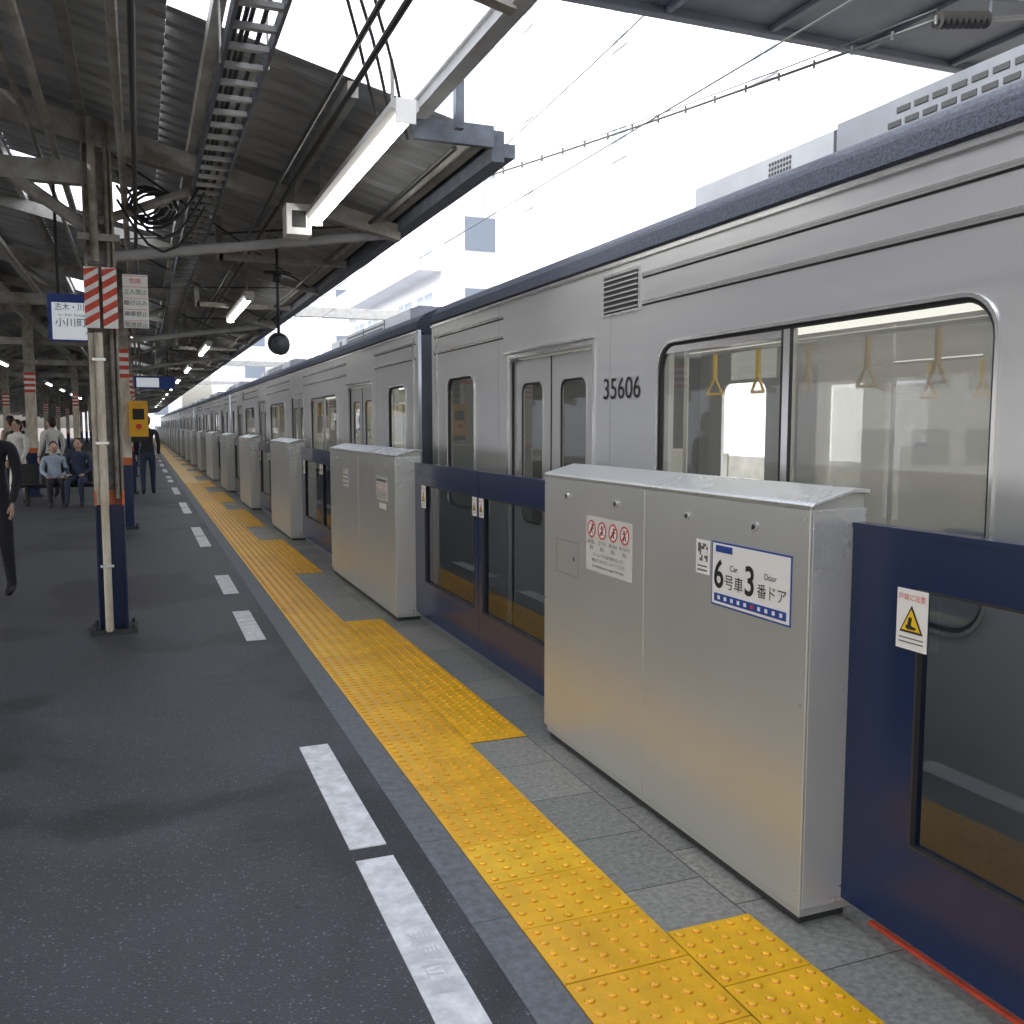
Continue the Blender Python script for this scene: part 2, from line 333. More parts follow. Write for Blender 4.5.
def near_details():
    par=[h for h in H if abs(h.location.y-2.2)<.2][0]; X=1.819; oy=par.location.y
    q=MB()
    def lb(x,y0,y1,z0,z1,k,t=.002): q.box(x-t-1.823,x-1.823,y0-oy,y1-oy,z0,z1,k)
    lb(X,2.275,2.70,.925,1.145,'blue',.0015); lb(X-.0015,2.281,2.694,.931,1.139,'stick',.0012)
    lb(X-.0027,2.58,2.675,1.110,1.133,'blue',.001)
    lb(X-.0027,2.295,2.68,.940,.968,'blue',.001)
    for i in range(10):
        lb(X-.0037,2.312+i*.037,2.326+i*.037,.948,.961,'redp' if i==4 else 'stick',.001)
    lb(X,3.265,3.68,.905,1.145,'stickg',.001)
    lb(X,2.715,2.80,1.02,1.14,'stick',.001)
    lb(X-.001,2.727,2.788,1.065,1.128,'grey',.0008)
    for i in range(6):
        for j in range(6):
            if random.random()<.5: lb(X-.0018,2.7275+i*.0101,2.7365+i*.0101,1.0655+j*.0104,1.0755+j*.0104,'stick',.0006)
    lb(X-.001,2.73,2.79,1.03,1.036,'grey',.0008); lb(X-.001,2.73,2.79,1.045,1.05,'grey',.0008)
    for (a,b_,c,d) in ((3.76,4.0,.85,.8525),(3.76,4.0,1.0055,1.008),(3.76,3.7625,.8525,1.0055),(3.9975,4.0,.8525,1.0055)): lb(X,a,b_,c,d,'seam',.0009)
    lb(X,3.80,3.815,.92,.94,'grey',.0015)
    q.build('labels',par)
    for i in range(4):
        cy=3.625-i*.1; z=1.09
        me=panel_mesh('ring',[( cy-oy+.038*math.cos(t*math.pi/12),z+.038*math.sin(t*math.pi/12)) for t in range(24)],[[(cy-oy+.032*math.cos(t*math.pi/12),z+.032*math.sin(t*math.pi/12)) for t in range(24)]],'redp',.001)
        mesh_ob('prohibition_ring',me,(X-1.823-.0032,0,0),par)
        q=MB(); cc=cy-oy; r=.033; s=.002; xx=X-1.823
        q.cyl((xx-.001,cc,z),(xx-.0016,cc,z),.033,'stick',24)
        q.prism([(cc+r*.7-s,z-r*.7-s),(cc+r*.7+s,z-r*.7+s),(cc-r*.7+s,z+r*.7+s),(cc-r*.7-s,z+r*.7-s)],xx-.0036,xx-.0028,'redp','x')
        dx=(-.006,.004,-.004,.006)[i]
        q.cyl((xx-.0016,cc+dx,z+.016),(xx-.0026,cc+dx,z+.016),.0055,'blk',10)
        q.prism([(cc-.006,z-.004),(cc+.006,z-.004),(cc+dx+.005,z+.010),(cc+dx-.005,z+.010)],xx-.0024,xx-.0016,'blk','x')
        for e in (-1,1):
            q.cyl((xx-.002,cc+e*.003,z-.003),(xx-.002,cc+e*.010-(dx*.4),z-.022),.0022,'blk',6)
            q.cyl((xx-.002,cc+dx*.8,z+.007),(xx-.002,cc+dx+e*.014,z+.001+(i%2)*.006),.0018,'blk',6)
        q.build('prohibition_figure',par)
        for j in range(2): text('small_text',(('乗り出し','禁止'),('立てかけ','禁止'),('駆け込み','禁止'),('寄りかかり','禁止'))[i][j],.019,(X-.0022,cy,1.032-.024*j),'-X','grey',par)
    for j in range(3): text('small_text',('ホームドアから身を乗り出したり','物を立てかけたりしないでください','Do not lean over or against the doors')[j],.0185,(X-.0022,3.472,.978-.024*j),'-X','grey',par)
    text('car_number','6',.135,(X-.004,2.655,1.03),'-X','blk',par,bold=.0022,sx=.9)
    text('car_word','号車',.054,(X-.004,2.568,1.01),'-X','blk',par)
    text('door_number','3',.135,(X-.004,2.482,1.03),'-X','blk',par,bold=.0022,sx=.9)
    text('door_word','番ドア',.050,(X-.004,2.368,1.01),'-X','blk',par)
    text('car_en','Car',.028,(X-.004,2.57,1.062),'-X','blk',par); text('door_en','Door',.028,(X-.004,2.375,1.062),'-X','blk',par)
    p2=[h for h in H if abs(h.location.y-7.02)<.2][0]; q=MB()
    q.box(-.0065,-.004,.25,.62,.93,1.12,'stickg'); q.box(-.0065,-.004,.30,.52,.86,.905,'stick'); q.box(-.0065,-.004,1.75,2.0,.95,1.12,'stickg')
    q.box(-.0075,-.0065,.27,.60,1.08,1.10,'grey')
    for i in range(4): q.cyl((-.0065,.30+i*.09,1.03),(-.0075,.30+i*.09,1.03),.03,'redp',14); q.cyl((-.0075,.30+i*.09,1.03),(-.0082,.30+i*.09,1.03),.023,'stick',14)
    for i in range(3): q.box(-.0075,-.0065,.28,.59,.95+i*.018,.955+i*.018,'grey'); q.box(-.0075,-.0065,1.77,1.98,.98+i*.04,.99+i*.04,'grey')
    q.build('labels',p2)
near_details()
def gate(yc):
    par=empty('platform_gate',(2.0,yc,0))
    for sgn in (-1,1):
        a,c=(.004,1.47) if sgn>0 else (-1.47,-.004)
        q=MB(); t=.022
        q.box(-t,t,a,c,1.09,1.235,'navy'); q.box(-t,t,a,c,.075,.35,'navy')
        if sgn>0: e=(a,a+.07); w=(c-.26,c)
        else: e=(c-.07,c); w=(a,a+.26)
        q.box(-t,t,e[0],e[1],.35,1.09,'navy'); q.box(-t,t,w[0],w[1],.35,1.09,'navy')
        g0,g1=(e[1],w[0]) if sgn>0 else (w[1],e[0])
        q.box(-t-.004,t+.004,a,c,1.235,1.25,'navy')
        q.build('leaf_frame',par)
        q=MB(); q.pane(-.004,g0,g1,.35,1.09,'gateglass'); q.build('leaf_glass',par)
        q=MB(); 
        for (u0,u1,v0,v1) in ((g0,g1,1.082,1.09),(g0,g1,.35,.358),(g0,g0+.008,.358,1.082),(g1-.008,g1,.358,1.082)): q.box(-t-.001,-.0045,u0,u1,v0,v1,'rubber')
        q.build('glass_gasket',par)
        if abs(yc-5.5)<12:
            warn_sticker(par,(c-.245) if sgn>0 else (a+.245),1.0,-t-.0015)
            if yc>2: warn_sticker(par,(a+.06) if sgn>0 else (c-.06),1.02,-t-.0015,.08,.12)
    return par
for d in DOORS:
    g=gate(d)
# ---------------------------------------------------------------- train
train=empty('commuter_train')
DO=(-7.23,-2.41,2.41,7.23)
XS=2.45
WB=[(-4.82,1.005),(0,1.005),(4.82,1.005)]
def car_assets():
    A=[]
    holes=[]
    for d in DO: holes.append(rrect(d-.66,d+.66,-.02,2.0,.05))
    for m,w in WB: holes.append(rrect(m-w,m+w,.86,1.945,.13))
    for s in (-1,1): holes.append(rrect(s*8.98-.34,s*8.98+.34,.86,1.93,.1))
    outer=[(-9.78,-.35),(9.78,-.35),(9.78,2.43),(-9.78,2.43)]
    A.append(('side_panel',panel_mesh('side_panel',outer,holes,'steelT',.03),XS+.015))
    A.append(('side_panel',panel_mesh('side_panel',outer,holes,'steelT',.03),XS+2.785))
    for m,w,z1,r in [(m,w,1.945,.13) for m,w in WB]+[(s*8.98,.34,1.93,.1) for s in (-1,1)]:
        A.append(('window_trim',panel_mesh('trim',rrect(m-w-.014,m+w+.014,.846,z1+.014,r+.014),[rrect(m-w,m+w,.86,z1,r)],'steelB',.012),XS-.002))
        A.append(('window_gasket',panel_mesh('gasket',rrect(m-w,m+w,.86,z1,r),[rrect(m-w+.016,m+w-.016,.876,z1-.016,r-.012)],'rubber',.02),XS+.014))
    q=MB()
    for m,w in WB:
        q.box(XS+.004,XS+.03,m-.03,m+.03,.88,1.928,'steelB'); q.box(XS+.002,XS+.0035,m-.038,m+.038,.88,1.928,'rubber'); q.box(XS-.001,XS+.0019,m-.02,m+.02,.88,1.928,'steelB')
        q.box(XS+.006,XS+.03,m+.03,m+w-.02,1.895,1.928,'steelB')
    for d in DO:
        for s in (-1,1):
            y0,y1=(d+.004,d+.645) if s>0 else (d-.645,d-.004)
            q.box(XS+.035,XS+.06,y0,y0+.13,.0,1.985,'steelD'); q.box(XS+.035,XS+.06,y1-.13,y1,.0,1.985,'steelD')
            q.box(XS+.035,XS+.06,y0+.13,y1-.13,.0,.85,'steelD'); q.box(XS+.035,XS+.06,y0+.13,y1-.13,1.84,1.985,'steelD')
        q.box(XS+.03,XS+.065,d-.004,d+.004,0,1.985,'rubber')
        for s in (-1,1): q.box(XS-.006,XS+.001,d+s*.68-.012,d+s*.68+.012,-.02,2.03,'steelB'); q.box(XS+.02,XS+.034,d+s*.655-.008,d+s*.655+.008,0,1.99,'rubber')
        q.box(XS-.006,XS+.001,d-.668,d+.668,2.006,2.03,'steelB'); q.box(XS-.03,XS,d-.7,d+.7,2.04,2.052,'steelB')
        q.box(XS-.02,XS+.06,d-.64,d+.64,-.06,-.021,'dark')
    segs=[(-9.7,-8.0),(-6.5,-3.1),(-1.65,1.65),(3.1,6.0),(8.0,9.7)]
    for a,c in segs:
        for z in (2.165,2.305): q.box(XS-.007,XS+.0005,a,c,z,z+.022,'steelB'); q.box(XS-.0015,XS+.0004,a,c,z-.009,z-.0002,'rubber'); q.box(XS-.0075,XS-.0071,a,c,z+.009,z+.012,'seam')
    for z in (2.41,): q.box(XS-.012,XS+.0005,-9.78,9.78,z-.006,z+.006,'steelB')
    for yy in (-8.1,-6.35,-3.25,-1.55,1.55,3.25,6.35,8.1): q.box(XS-.0008,XS+.0002,yy-.0012,yy+.0012,-.3,2.40,'seam')
    for z in (.72,.62): q.box(XS-.003,XS+.0005,-6.5,-3.1,z-.004,z+.004,'steelB')
    for s in (6.03,):
        q.box(XS-.006,XS,s-.01,s+.41,2.14,2.37,'steelB'); q.box(XS-.008,XS-.0062,s+.01,s+.39,2.155,2.355,'dark')
        for i in range(7): q.box(XS-.014,XS-.0082,s+.012,s+.388,2.162+i*.028,2.170+i*.028,'steelD')
    for s in (-1,1):
        y0,y1=(9.70,9.779) if s>0 else (-9.779,-9.70)
        q.box(XS+.031,XS+.95,y0,y1,-.3,2.388,'roofgrey'); q.box(XS+1.85,XS+2.769,y0,y1,-.3,2.388,'roofgrey'); q.box(XS+.95,XS+1.85,y0,y1,1.95,2.388,'roofgrey')
        q.box(XS-.004,XS+.04,9.62*s-.03+0,9.62*s+.03,-.3,2.37,'steelB')
    q.box(XS+.1,XS+2.7,-9.6,9.6,-.34,-.05,'dark'); 
    for s in (-6.9,6.9):
        q.box(XS+.25,XS+2.55,s-1.4,s+1.4,-.75,-.42,'dark')
        for w in (-1.05,1.05):
            for X in (XS+.8,XS+1.95): q.cyl((X-.06,s+w,-.55),(X+.06,s+w,-.55),.42,'rail',20)
    q.box(XS+.3,XS+2.5,-4,4,-.85,-.345,'dark')
    A.append(('body_details',q.build('tmp').data,None))
    prof=[(XS,2.43),(XS-.02,2.44),(XS+.01,2.52),(XS+.07,2.58),(XS+.25,2.66),(XS+.7,2.73),(XS+1.4,2.77),(XS+2.1,2.73),(XS+2.55,2.66),(XS+2.73,2.58),(XS+2.79,2.52),(XS+2.82,2.44),(XS+2.8,2.43),(XS+2.7,2.38),(XS+.1,2.38)]
    q=MB(); q.prism(prof,-9.775,9.775,'roofband')
    A.append(('roof',q.build('tmp').data,None))
    q=MB()
    for y0,y1 in ((-7.9,-3.2),(1.3,6.22)):
        ys=y1-1.12
        q.prism([(XS+.45,2.62),(XS+.45,2.86),(XS+.55,2.9),(XS+2.25,2.9),(XS+2.35,2.86),(XS+2.35,2.62)],y0,ys-.01,'roofgrey')
        q.prism([(XS+.45,2.62),(XS+.45,2.84),(XS+.55,2.88),(XS+2.25,2.88),(XS+2.35,2.84),(XS+2.35,2.62)],ys+.01,y1,'roofgrey2')
        for yy in (y0+1.2,y0+2.4): q.box(XS+.444,XS+.45,yy-.01,yy+.01,2.64,2.86,'dark')
        for i in range(8):
            for j in range(5): q.box(XS+.446,XS+.4495,ys+.30+i*.022,ys+.312+i*.022,2.70+j*.024,2.714+j*.024,'dark')
        for j in range(3):
            for i in range(24): q.box(XS+.446,XS+.4495,y0+1.25+i*.092+(.046 if j%2 else 0),y0+1.25+i*.092+.07+(.046 if j%2 else 0),2.70+j*.05,2.722+j*.05,'dark')
    q.box(XS+1.0,XS+1.8,-2.2,.3,2.76,2.84,'roofgrey')
    A.append(('air_conditioner',q.build('tmp').data,None))
    q=MB()
    for m,w in WB:
        q.pane(XS+.018,m-w+.01,m-.03,.87,1.935,'tglass2'); q.pane(XS+.016,m+.03,m+w-.01,.87,1.935,'tglass')
        q.pane(XS+2.78,m-w+.01,m+w-.01,.87,1.935,'tglass')
    for s in (-1,1):
        q.pane(XS+.016,s*8.98-.33,s*8.98+.33,.87,1.92,'tglass')
    for d in DO:
        for s in (-1,1):
            y0,y1=(d+.134,d+.515) if s>0 else (d-.515,d-.134)
            q.pane(XS+.046,y0,y1,.85,1.84,'tglass'); q.pane(XS+2.75,y0,y1,.85,1.84,'tglass')
    A.append(('window_glass',q.build('tmp').data,None))
    for d in DO:
        for s in (-1,1):
            y0,y1=(d+.13,d+.52) if s>0 else (d-.52,d-.13)
            A.append(('door_gasket',panel_mesh('dg',[(y0,.85),(y1,.85),(y1,1.84),(y0,1.84)],[rrect(y0+.012,y1-.012,.862,1.828,.07)],'steelD',.004),XS+.034))
            A.append(('door_gasket',panel_mesh('dg2',[(y0,.85),(y1,.85),(y1,1.84),(y0,1.84)],[rrect(y0+.026,y1-.026,.876,1.814,.06)],'rubber',.004),XS+.040))
    q=MB()
    q.box(XS+.1,XS+2.7,-9.65,9.65,-.02,0,'stickg')
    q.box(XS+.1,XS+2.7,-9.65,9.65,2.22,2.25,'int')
    for X in (XS+.75,XS+1.85): q.box(X,X+.16,-9.2,9.2,2.19,2.218,'intlight')
    for d in DO: 
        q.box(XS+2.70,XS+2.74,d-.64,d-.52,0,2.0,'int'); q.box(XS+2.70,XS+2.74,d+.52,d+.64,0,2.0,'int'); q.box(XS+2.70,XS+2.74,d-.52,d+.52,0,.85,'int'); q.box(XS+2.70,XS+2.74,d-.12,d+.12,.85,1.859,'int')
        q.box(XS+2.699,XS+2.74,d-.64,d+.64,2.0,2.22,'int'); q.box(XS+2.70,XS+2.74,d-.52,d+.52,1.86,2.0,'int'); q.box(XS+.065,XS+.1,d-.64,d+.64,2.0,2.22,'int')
    for m,w in WB:
        for X0 in (XS+2.70,):
            q.box(X0,X0+.04,m-1.75,m-w,0,2.22,'int'); q.box(X0,X0+.04,m+w,m+1.75,0,2.22,'int'); q.box(X0,X0+.04,m-w,m+w,0,.86,'int'); q.box(X0,X0+.04,m-w,m+w,1.945,2.22,'int'); q.box(X0,X0+.04,m-.03,m+.03,.86,1.945,'int')
            q.box(X0-.012,X0-.001,m-w,m-.03,1.35,1.945,'stickg')
        q.box(XS+.06,XS+.09,m-1.75,m-w,0,2.22,'int'); q.box(XS+.06,XS+.09,m+w,m+1.75,0,2.22,'int')
        for (a,c) in ((XS+.1,XS+.55),(XS+2.25,XS+2.69)):
            q.box(a,c,m-1.6,m+1.6,.35,.45,'seat'); 
        q.box(XS+.1,XS+.2,m-1.6,m+1.6,.45,.84,'seat'); q.box(XS+2.6,XS+2.69,m-1.6,m+1.6,.45,.84,'seat')
        for X in (XS+.6,XS+2.2):
            q.cyl((X,m-1.7,1.95),(X,m+1.7,1.95),.014,'steelB',8)
            for s in (-1,1): q.cyl((X,m+s*1.7,.0),(X,m+s*1.7,2.2),.016,'steelB',8)
            for i in range(8):
                yy=m-1.4+i*.4; q.box(X-.010,X+.010,yy-.010,yy+.010,1.80,1.95,'warn')
                tw=(i*37%5-2)*.008
                for aa,bb in (((X,yy,1.81),(X+tw,yy-.052,1.715)),((X,yy,1.81),(X-tw,yy+.052,1.715)),((X+tw,yy-.052,1.715),(X-tw,yy+.052,1.715))): q.cyl(aa,bb,.009,'strap',6)
        for s in (-1,1): q.box(XS+.1,XS+.55,m+s*1.66-.015,m+s*1.66+.015,.3,1.4,'int'); q.box(XS+2.25,XS+2.69,m+s*1.66-.015,m+s*1.66+.015,.3,1.4,'int')
    for i in range(8):
        q.box(XS+1.39,XS+1.392,-8+i*2.1,-7.5+i*2.1,1.85,2.18,'stick')
    A.append(('interior',q.build('tmp').data,None))
    for o in [o for o in bpy.data.objects if o.name.startswith('tmp')]: bpy.data.objects.remove(o)
    return A
ASS=car_assets()
for c in cars:
    cp=empty('train_car',(0,c,0)); cp.parent=train
    for nm,me,x in ASS: mesh_ob(nm,me,(x or 0,0,0),cp)
q=MB()
for c in cars[:-1]:
    q.box(XS+.9,XS+1.9,c+9.79,c+10.21,.0,1.98,'rubber'); q.box(XS+1.2,XS+1.6,c+9.79,c+10.21,-.6,-.3,'dark')
    for z in (.2,.6,1.0,1.4,1.8): q.box(XS+.86,XS+1.94,c+9.9,c+9.95,z-.2,z+.18,'dark')
q.build('gangways',train)
text('car_number','35606',.165,(XS-.003,4.54,1.735),'-X','dark',train,sx=1.05,bold=.0005)
# ---------------------------------------------------------------- canopy
can=empty('platform_canopy')
def rz(x): return 3.24+(2.0-x)*.25 if x>=-2.3 else 4.315-(-2.3-x)*.25
def sheet(b,x0,x1,y0,y1,k):
    y=y0; per=.19; pr=[]
    while y<y1-1e-6:
        for t,h in ((0,0),(.35,0),(.5,.035),(.85,.035)):
            if y+t*per<y1: pr.append((y+t*per,h))
        y+=per
    pr.append((y1,0)); n=len(b.v); kk=b.mi(k)
    for yy,h in pr: b.v.append((x0,yy,rz(x0)+h)); b.v.append((x1,yy,rz(x1)+h))
    for i in range(len(pr)-1):
        b.f.append((n+2*i,n+2*i+1,n+2*i+3,n+2*i+2)); b.m.append(kk)
b=MB(); sk=MB()
sheet(b,-9.5,-2.3,-8,YF,'roofsheet'); sheet(b,-2.3,-1.0,-8,YF,'roofsheet'); sheet(b,.2,.55,5.3,YF,'roofsheet')
sheet(b,.55,2.04,5.3,YF,'roofsheet')
edges=[-8]
for k in range(-1,17):
    a=7.5*k+2.1; edges+= [a,a+1.8]
edges.append(YF)
for i in range(len(edges)-1):
    a,c=edges[i],edges[i+1]
    if i%2==0: sheet(b,-1.0,.2,a,c,'roofsheet')
    else: sk.poly([(-1.0,a,rz(-1.0)),(.2,a,rz(.2)),(.2,c,rz(.2)),(-1.0,c,rz(-1))],'skyl')
sk.poly([(.2,-8,rz(.2)),(1.55,-8,rz(1.55)),(1.55,5.3,rz(1.55)),(.2,5.3,rz(.2))],'skyl')
b.build('roof_sheet',can); sk.build('skylights',can)
b=MB()
x=-9.2
while x<2.0:
    y0=-8 if x<.9 else 5.3
    if abs(x+2.3)>.2: b.box(x-.03,x+.03,y0,YF,rz(x)-.10,rz(x)-.012,'beam')
    x+=.74
b.box(-2.4,-2.2,-8,YF,4.05,4.28,'beam')
for k in range(-2,34):
    Y=3.75*k
    big=(k%2==0)
    x1=2.0 if Y>5 else 1.5
    h=.24 if big else .15; w=.05 if big else .035
    if Y>5 or Y<0: b.prism([(-2.3,rz(-2.3)-.10),(x1,rz(x1)-.10),(x1,rz(x1)-.10-h*.5),(-2.3,rz(-2.3)-.10-h)],Y-w,Y+w,'beam')
    else: b.prism([(-2.3,rz(-2.3)-.10),(x1,rz(x1)-.06),(x1,rz(x1)-.12),(-2.3,rz(-2.3)-.10-h)],Y-w,Y+w,'beam')
    b.prism([(-9.4,rz(-9.4)-.10),(-2.3,rz(-2.3)-.10),(-2.3,rz(-2.3)-.10-h),(-9.4,rz(-9.4)-.10-h)],Y-w,Y+w,'beam')
    if big:
        b.cyl((-.15,Y+.12,2.78),(1.98,Y+.12,3.10),.04,'beamL',10)
        b.cyl((-.23,Y,2.9),(-1.6,Y,3.85),.045,'beam',8); b.cyl((-.23,Y,3.0),(.75,Y,3.42),.035,'beam',8)
        b.cyl((-4.4,Y,2.9),(-3.2,Y,3.75),.045,'beam',8)
        b.box(-4.4,-.3,Y-.05,Y+.05,3.25,3.4,'beam')
    if Y>5:
        b.box(.75,1.96,Y+1.85,Y+1.91,3.10,3.16,'beam'); b.box(.72,.78,Y+1.85,Y+1.91,3.10,3.5,'beam')
        b.cyl((-.23,Y,3.55),(1.9,Y+3.75,3.15),.010,'cable',6); b.cyl((1.9,Y,3.15),(-.23,Y+3.75,3.55),.010,'cable',6)
b.build('roof_frame',can,bevel=.0)
b=MB()
b.box(1.98,2.06,5.3,YF,3.09,3.27,'fascia'); b.box(2.06,2.13,5.3,YF,3.12,3.2,'fascia')
b.box(1.50,1.98,5.26,5.30,3.16,3.28,'fascia')
b.box(1.51,1.54,-8,5.26,3.28,3.38,'beamL'); b.box(1.48,1.57,-8,5.26,3.38,3.392,'beamL'); b.box(1.48,1.57,-8,5.26,3.268,3.28,'beamL')
b.box(1.70,1.75,5.12,5.17,3.2,4.1,'fascia'); b.cyl((1.73,5.15,4.05),(1.53,2.8,3.42),.022,'fascia',6); b.cyl((1.73,5.15,3.9),(.6,5.2,3.6),.016,'fascia',6)
b.build('fascia_and_edge_beam',can)
b=MB()
for X,z,r in ((.95,3.22,.014),(1.06,3.24,.016),(-.5,3.5,.03),(-.62,3.52,.02),(-1.3,3.45,.04),(-2.0,3.6,.03),(1.75,3.14,.015),(-.05,3.12,.022),(.02,3.1,.015)):
    b.cyl((X,-8 if X<1.5 else 5.3,z),(X,YF,z),r,'cable' if r<.02 else 'beam',8)
for i in range(3):
    pts=[(1.3+.07*i-.10*t,5.2-.25*t,3.16+.05*t-.03*math.sin(t*1.3+i)) for t in range(9)]
    b.tube(pts,.009,'cable',6)
for i in range(7):
    cx=.05+.12*random.random(); cy=7.45+.1*i; r=.10+.06*random.random()
    pts=[(cx+r*math.cos(t*.5)*1.2,cy+.1*math.sin(t*.3),3.12+.03*i+r*math.sin(t*.5)) for t in range(13)]
    b.tube(pts,.010,'cable',6)
for i in range(3):
    pts=[(-.1+.1*t,7.4,3.15-.35*math.sin(t/6*math.pi)+.1*i) for t in range(7)]; b.tube(pts,.01,'cable',6)
b.build('conduits',can)
b=MB()
for X in (.42,.62): b.box(X-.008,X+.008,-6,YF,3.24,3.31,'fascia')
y=-6
while y<60: b.box(.428,.612,y,y+.035,3.25,3.275,'beamL'); y+=.24
for i,X in enumerate((.45,.48,.505,.56)): b.cyl((X,-6,3.285+.003*i),(X,YF,3.285+.003*i),.011,'cable',6)
for k in range(0,12):
    for X in (.41,.63): b.cyl((X,3.75*k+1,3.24),(X,3.75*k+1,rz(X)-.05),.006,'beam',6)
b.build('cable_ladder')
def lamp(X,y0,L,z=3.04,hang=True):
    p=empty('fluorescent_lamp',(X,y0,z)); q=MB()
    q.prism([(-.06,.075),(-.07,.03),(-.04,.012),(.04,.012),(.07,.03),(.06,.075)],0,L,'lampbody')
    q.box(-.05,.05,-.012,0,-.04,.075,'wht'); q.box(-.05,.05,L,L+.012,-.04,.075,'wht')
    for s in (.25,L-.25): q.cyl((0,s,.075),(0,s,.35),.01,'beam',6)
    q.build('casing',p)
    q=MB(); q.cyl((-.0,.02,-.018),(-.0,L-.02,-.018),.028,'tube',8); q.build('tube',p,smooth=False)
for k in range(0,12): lamp(1.25,4.54+7.0*k,2.5)
for k in range(1,9): lamp(-3.4,6+7.0*k,2.5,3.2)
p=empty('platform_camera',(1.13,7.15,3.05)); q=MB(); q.box(-.09,.09,-.10,.1,-.12,.1,'wht'); q.box(-.05,.05,-.104,-.10,-.07,.05,'blk'); q.cyl((0,0,.1),(0,0,.3),.015,'beam',8); q.build('case',p,bevel=.012)
p=empty('loudspeaker',(1.2,8.77,2.28)); q=MB(); q.cyl((0,0,.08),(0,0,.95),.014,'dark',8); q.ell((0,0,0),(.10,.09,.10),'dark',18,12); q.cyl((0,-.05,-.01),(0,-.105,-.03),.075,'fascia',18,.085); q.cyl((0,0,.55),(0,0,.62),.04,'dark',10); q.box(-.12,.12,-.01,.01,.62,.65,'dark'); q.build('horn',p,smooth=True)
# ---------------------------------------------------------------- pillars
def pillar(X,Y,top,detail=False,name='canopy_pillar'):
    p=empty(name,(X,Y,0)); q=MB()
    w=.10
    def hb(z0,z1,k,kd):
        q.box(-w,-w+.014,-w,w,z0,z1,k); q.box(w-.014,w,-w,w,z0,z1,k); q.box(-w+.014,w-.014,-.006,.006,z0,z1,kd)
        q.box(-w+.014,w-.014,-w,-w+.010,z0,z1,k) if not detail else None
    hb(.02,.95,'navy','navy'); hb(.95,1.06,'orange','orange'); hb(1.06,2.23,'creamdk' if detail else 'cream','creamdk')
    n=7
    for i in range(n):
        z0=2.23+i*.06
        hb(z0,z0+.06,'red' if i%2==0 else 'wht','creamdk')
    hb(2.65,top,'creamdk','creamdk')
    q.box(-.16,.16,-.15,.15,0,.03,'dark'); 
    for sx in (-.13,.13):
        for sy in (-.12,.12): q.cyl((sx,sy,.03),(sx,sy,.06),.014,'dark',6)
    q.box(-.14,.14,-.13,.13,2.85,2.9,'beam')
    if detail:
        q.cyl((-.03,-.13,.02),(-.03,-.13,2.2),.028,'cream',14); q.cyl((-.03,-.13,2.7),(-.03,-.13,top),.028,'creamdk',14)
        q.box(-.085,-.0,-.105,-.10,.96,2.2,'cream')
        q.box(-.097,-.062,-.112,-.106,1.06,2.2,'cream')
        q.cyl((.06,-.06,1.0),(.06,-.06,top),.02,'creamdk',10)
        for x0,x1 in ((-.108,-.012),(.012,.108)):
            q.box(x0,x1,-.17,-.165,2.23,2.66,'wht')
            for i in range(5):
                z=2.24+i*.088
                q.prism([(x0,z),(x1,z+.06),(x1,min(2.66,z+.11)),(x0,min(2.66,z+.05))],-.172,-.1702,'red')
        q.box(-.11,.11,-.02,.02,2.70,2.76,'beam')
        for z in (.5,1.4,2.0): q.box(-.075,.015,-.16,-.10,z,z+.02,'steelB')
        q.box(-.12,-.1,-.06,.06,1.5,1.75,'creamdk')
    q.build('column',p,bevel=.002 if detail else 0,seg=1); return p
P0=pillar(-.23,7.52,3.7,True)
for k in range(2,15): pillar(-.23,7.5*k,3.7)
for k in range(2,15): pillar(-4.4,7.5*k,3.7)
pillar(-2.15,22.3,4.1); pillar(-2.15,37.3,4.1); pillar(-4.4,7.5,3.7)
q=MB(); p=empty('notice_board',(.0,7.36,2.43)); q.box(-.085,.085,-.006,.006,-.19,.19,'stickg'); q.box(-.01,.01,.006,.15,-.1,-.08,'beam')
for z in (.10,.178,.02,-.06,-.14): q.box(-.08,.08,-.0072,-.0062,z,z+.003,'redp')
q.build('board',p)
for i,t in enumerate(('危険','立入禁止','駆け込み','乗車禁止','喫煙禁止')): text('notice_text',t,.040,(.0,7.351,2.572-i*.078),'-Y','redp' if i<1 else 'grey',p)
p=empty('destination_sign',(-.47,8.6,2.42)); q=MB(); q.box(-.20,.16,-.05,.05,-.19,.19,'blue'); q.box(-.17,.155,-.053,-.05,-.18,.12,'screen'); q.cyl((-.12,0,.19),(-.12,0,1.2),.012,'dark',8); q.cyl((.1,0,.19),(.1,0,1.2),.012,'dark',8); q.build('panel',p)
text('sign_text','志木・川越',.066,(-.478,8.545,2.50),'-Y','blk',p,sx=.85); text('sign_text','小川町',.08,(-.5,8.545,2.375),'-Y','blk',p); text('sign_text','for Shiki, Kawagoe',.03,(-.478,8.545,2.44),'-Y','grey',p); text('sign_text','方面',.04,(-.36,8.545,2.29),'-Y','grey',p)
p=empty('emergency_call_box',(-.02,14.9,1.62)); q=MB(); q.box(-.13,.13,-.09,.09,-.25,.27,'yellowbox'); q.box(-.08,.08,-.094,-.09,.0,.16,'blk'); q.cyl((0,-.09,-.1),(0,-.11,-.1),.04,'redp',16); q.box(-.11,.11,-.07,.07,-.33,-.25,'blk'); q.build('box',p,bevel=.015)
p=empty('hanging_sign',(.35,24,2.55)); q=MB(); q.box(-.45,.45,-.05,.05,-.15,.15,'blue'); q.box(-.4,.1,-.053,-.05,-.11,.11,'screen'); q.cyl((-.3,0,.15),(-.3,0,.9),.012,'dark'); q.cyl((.3,0,.15),(.3,0,.9),.012,'dark'); q.build('panel',p)
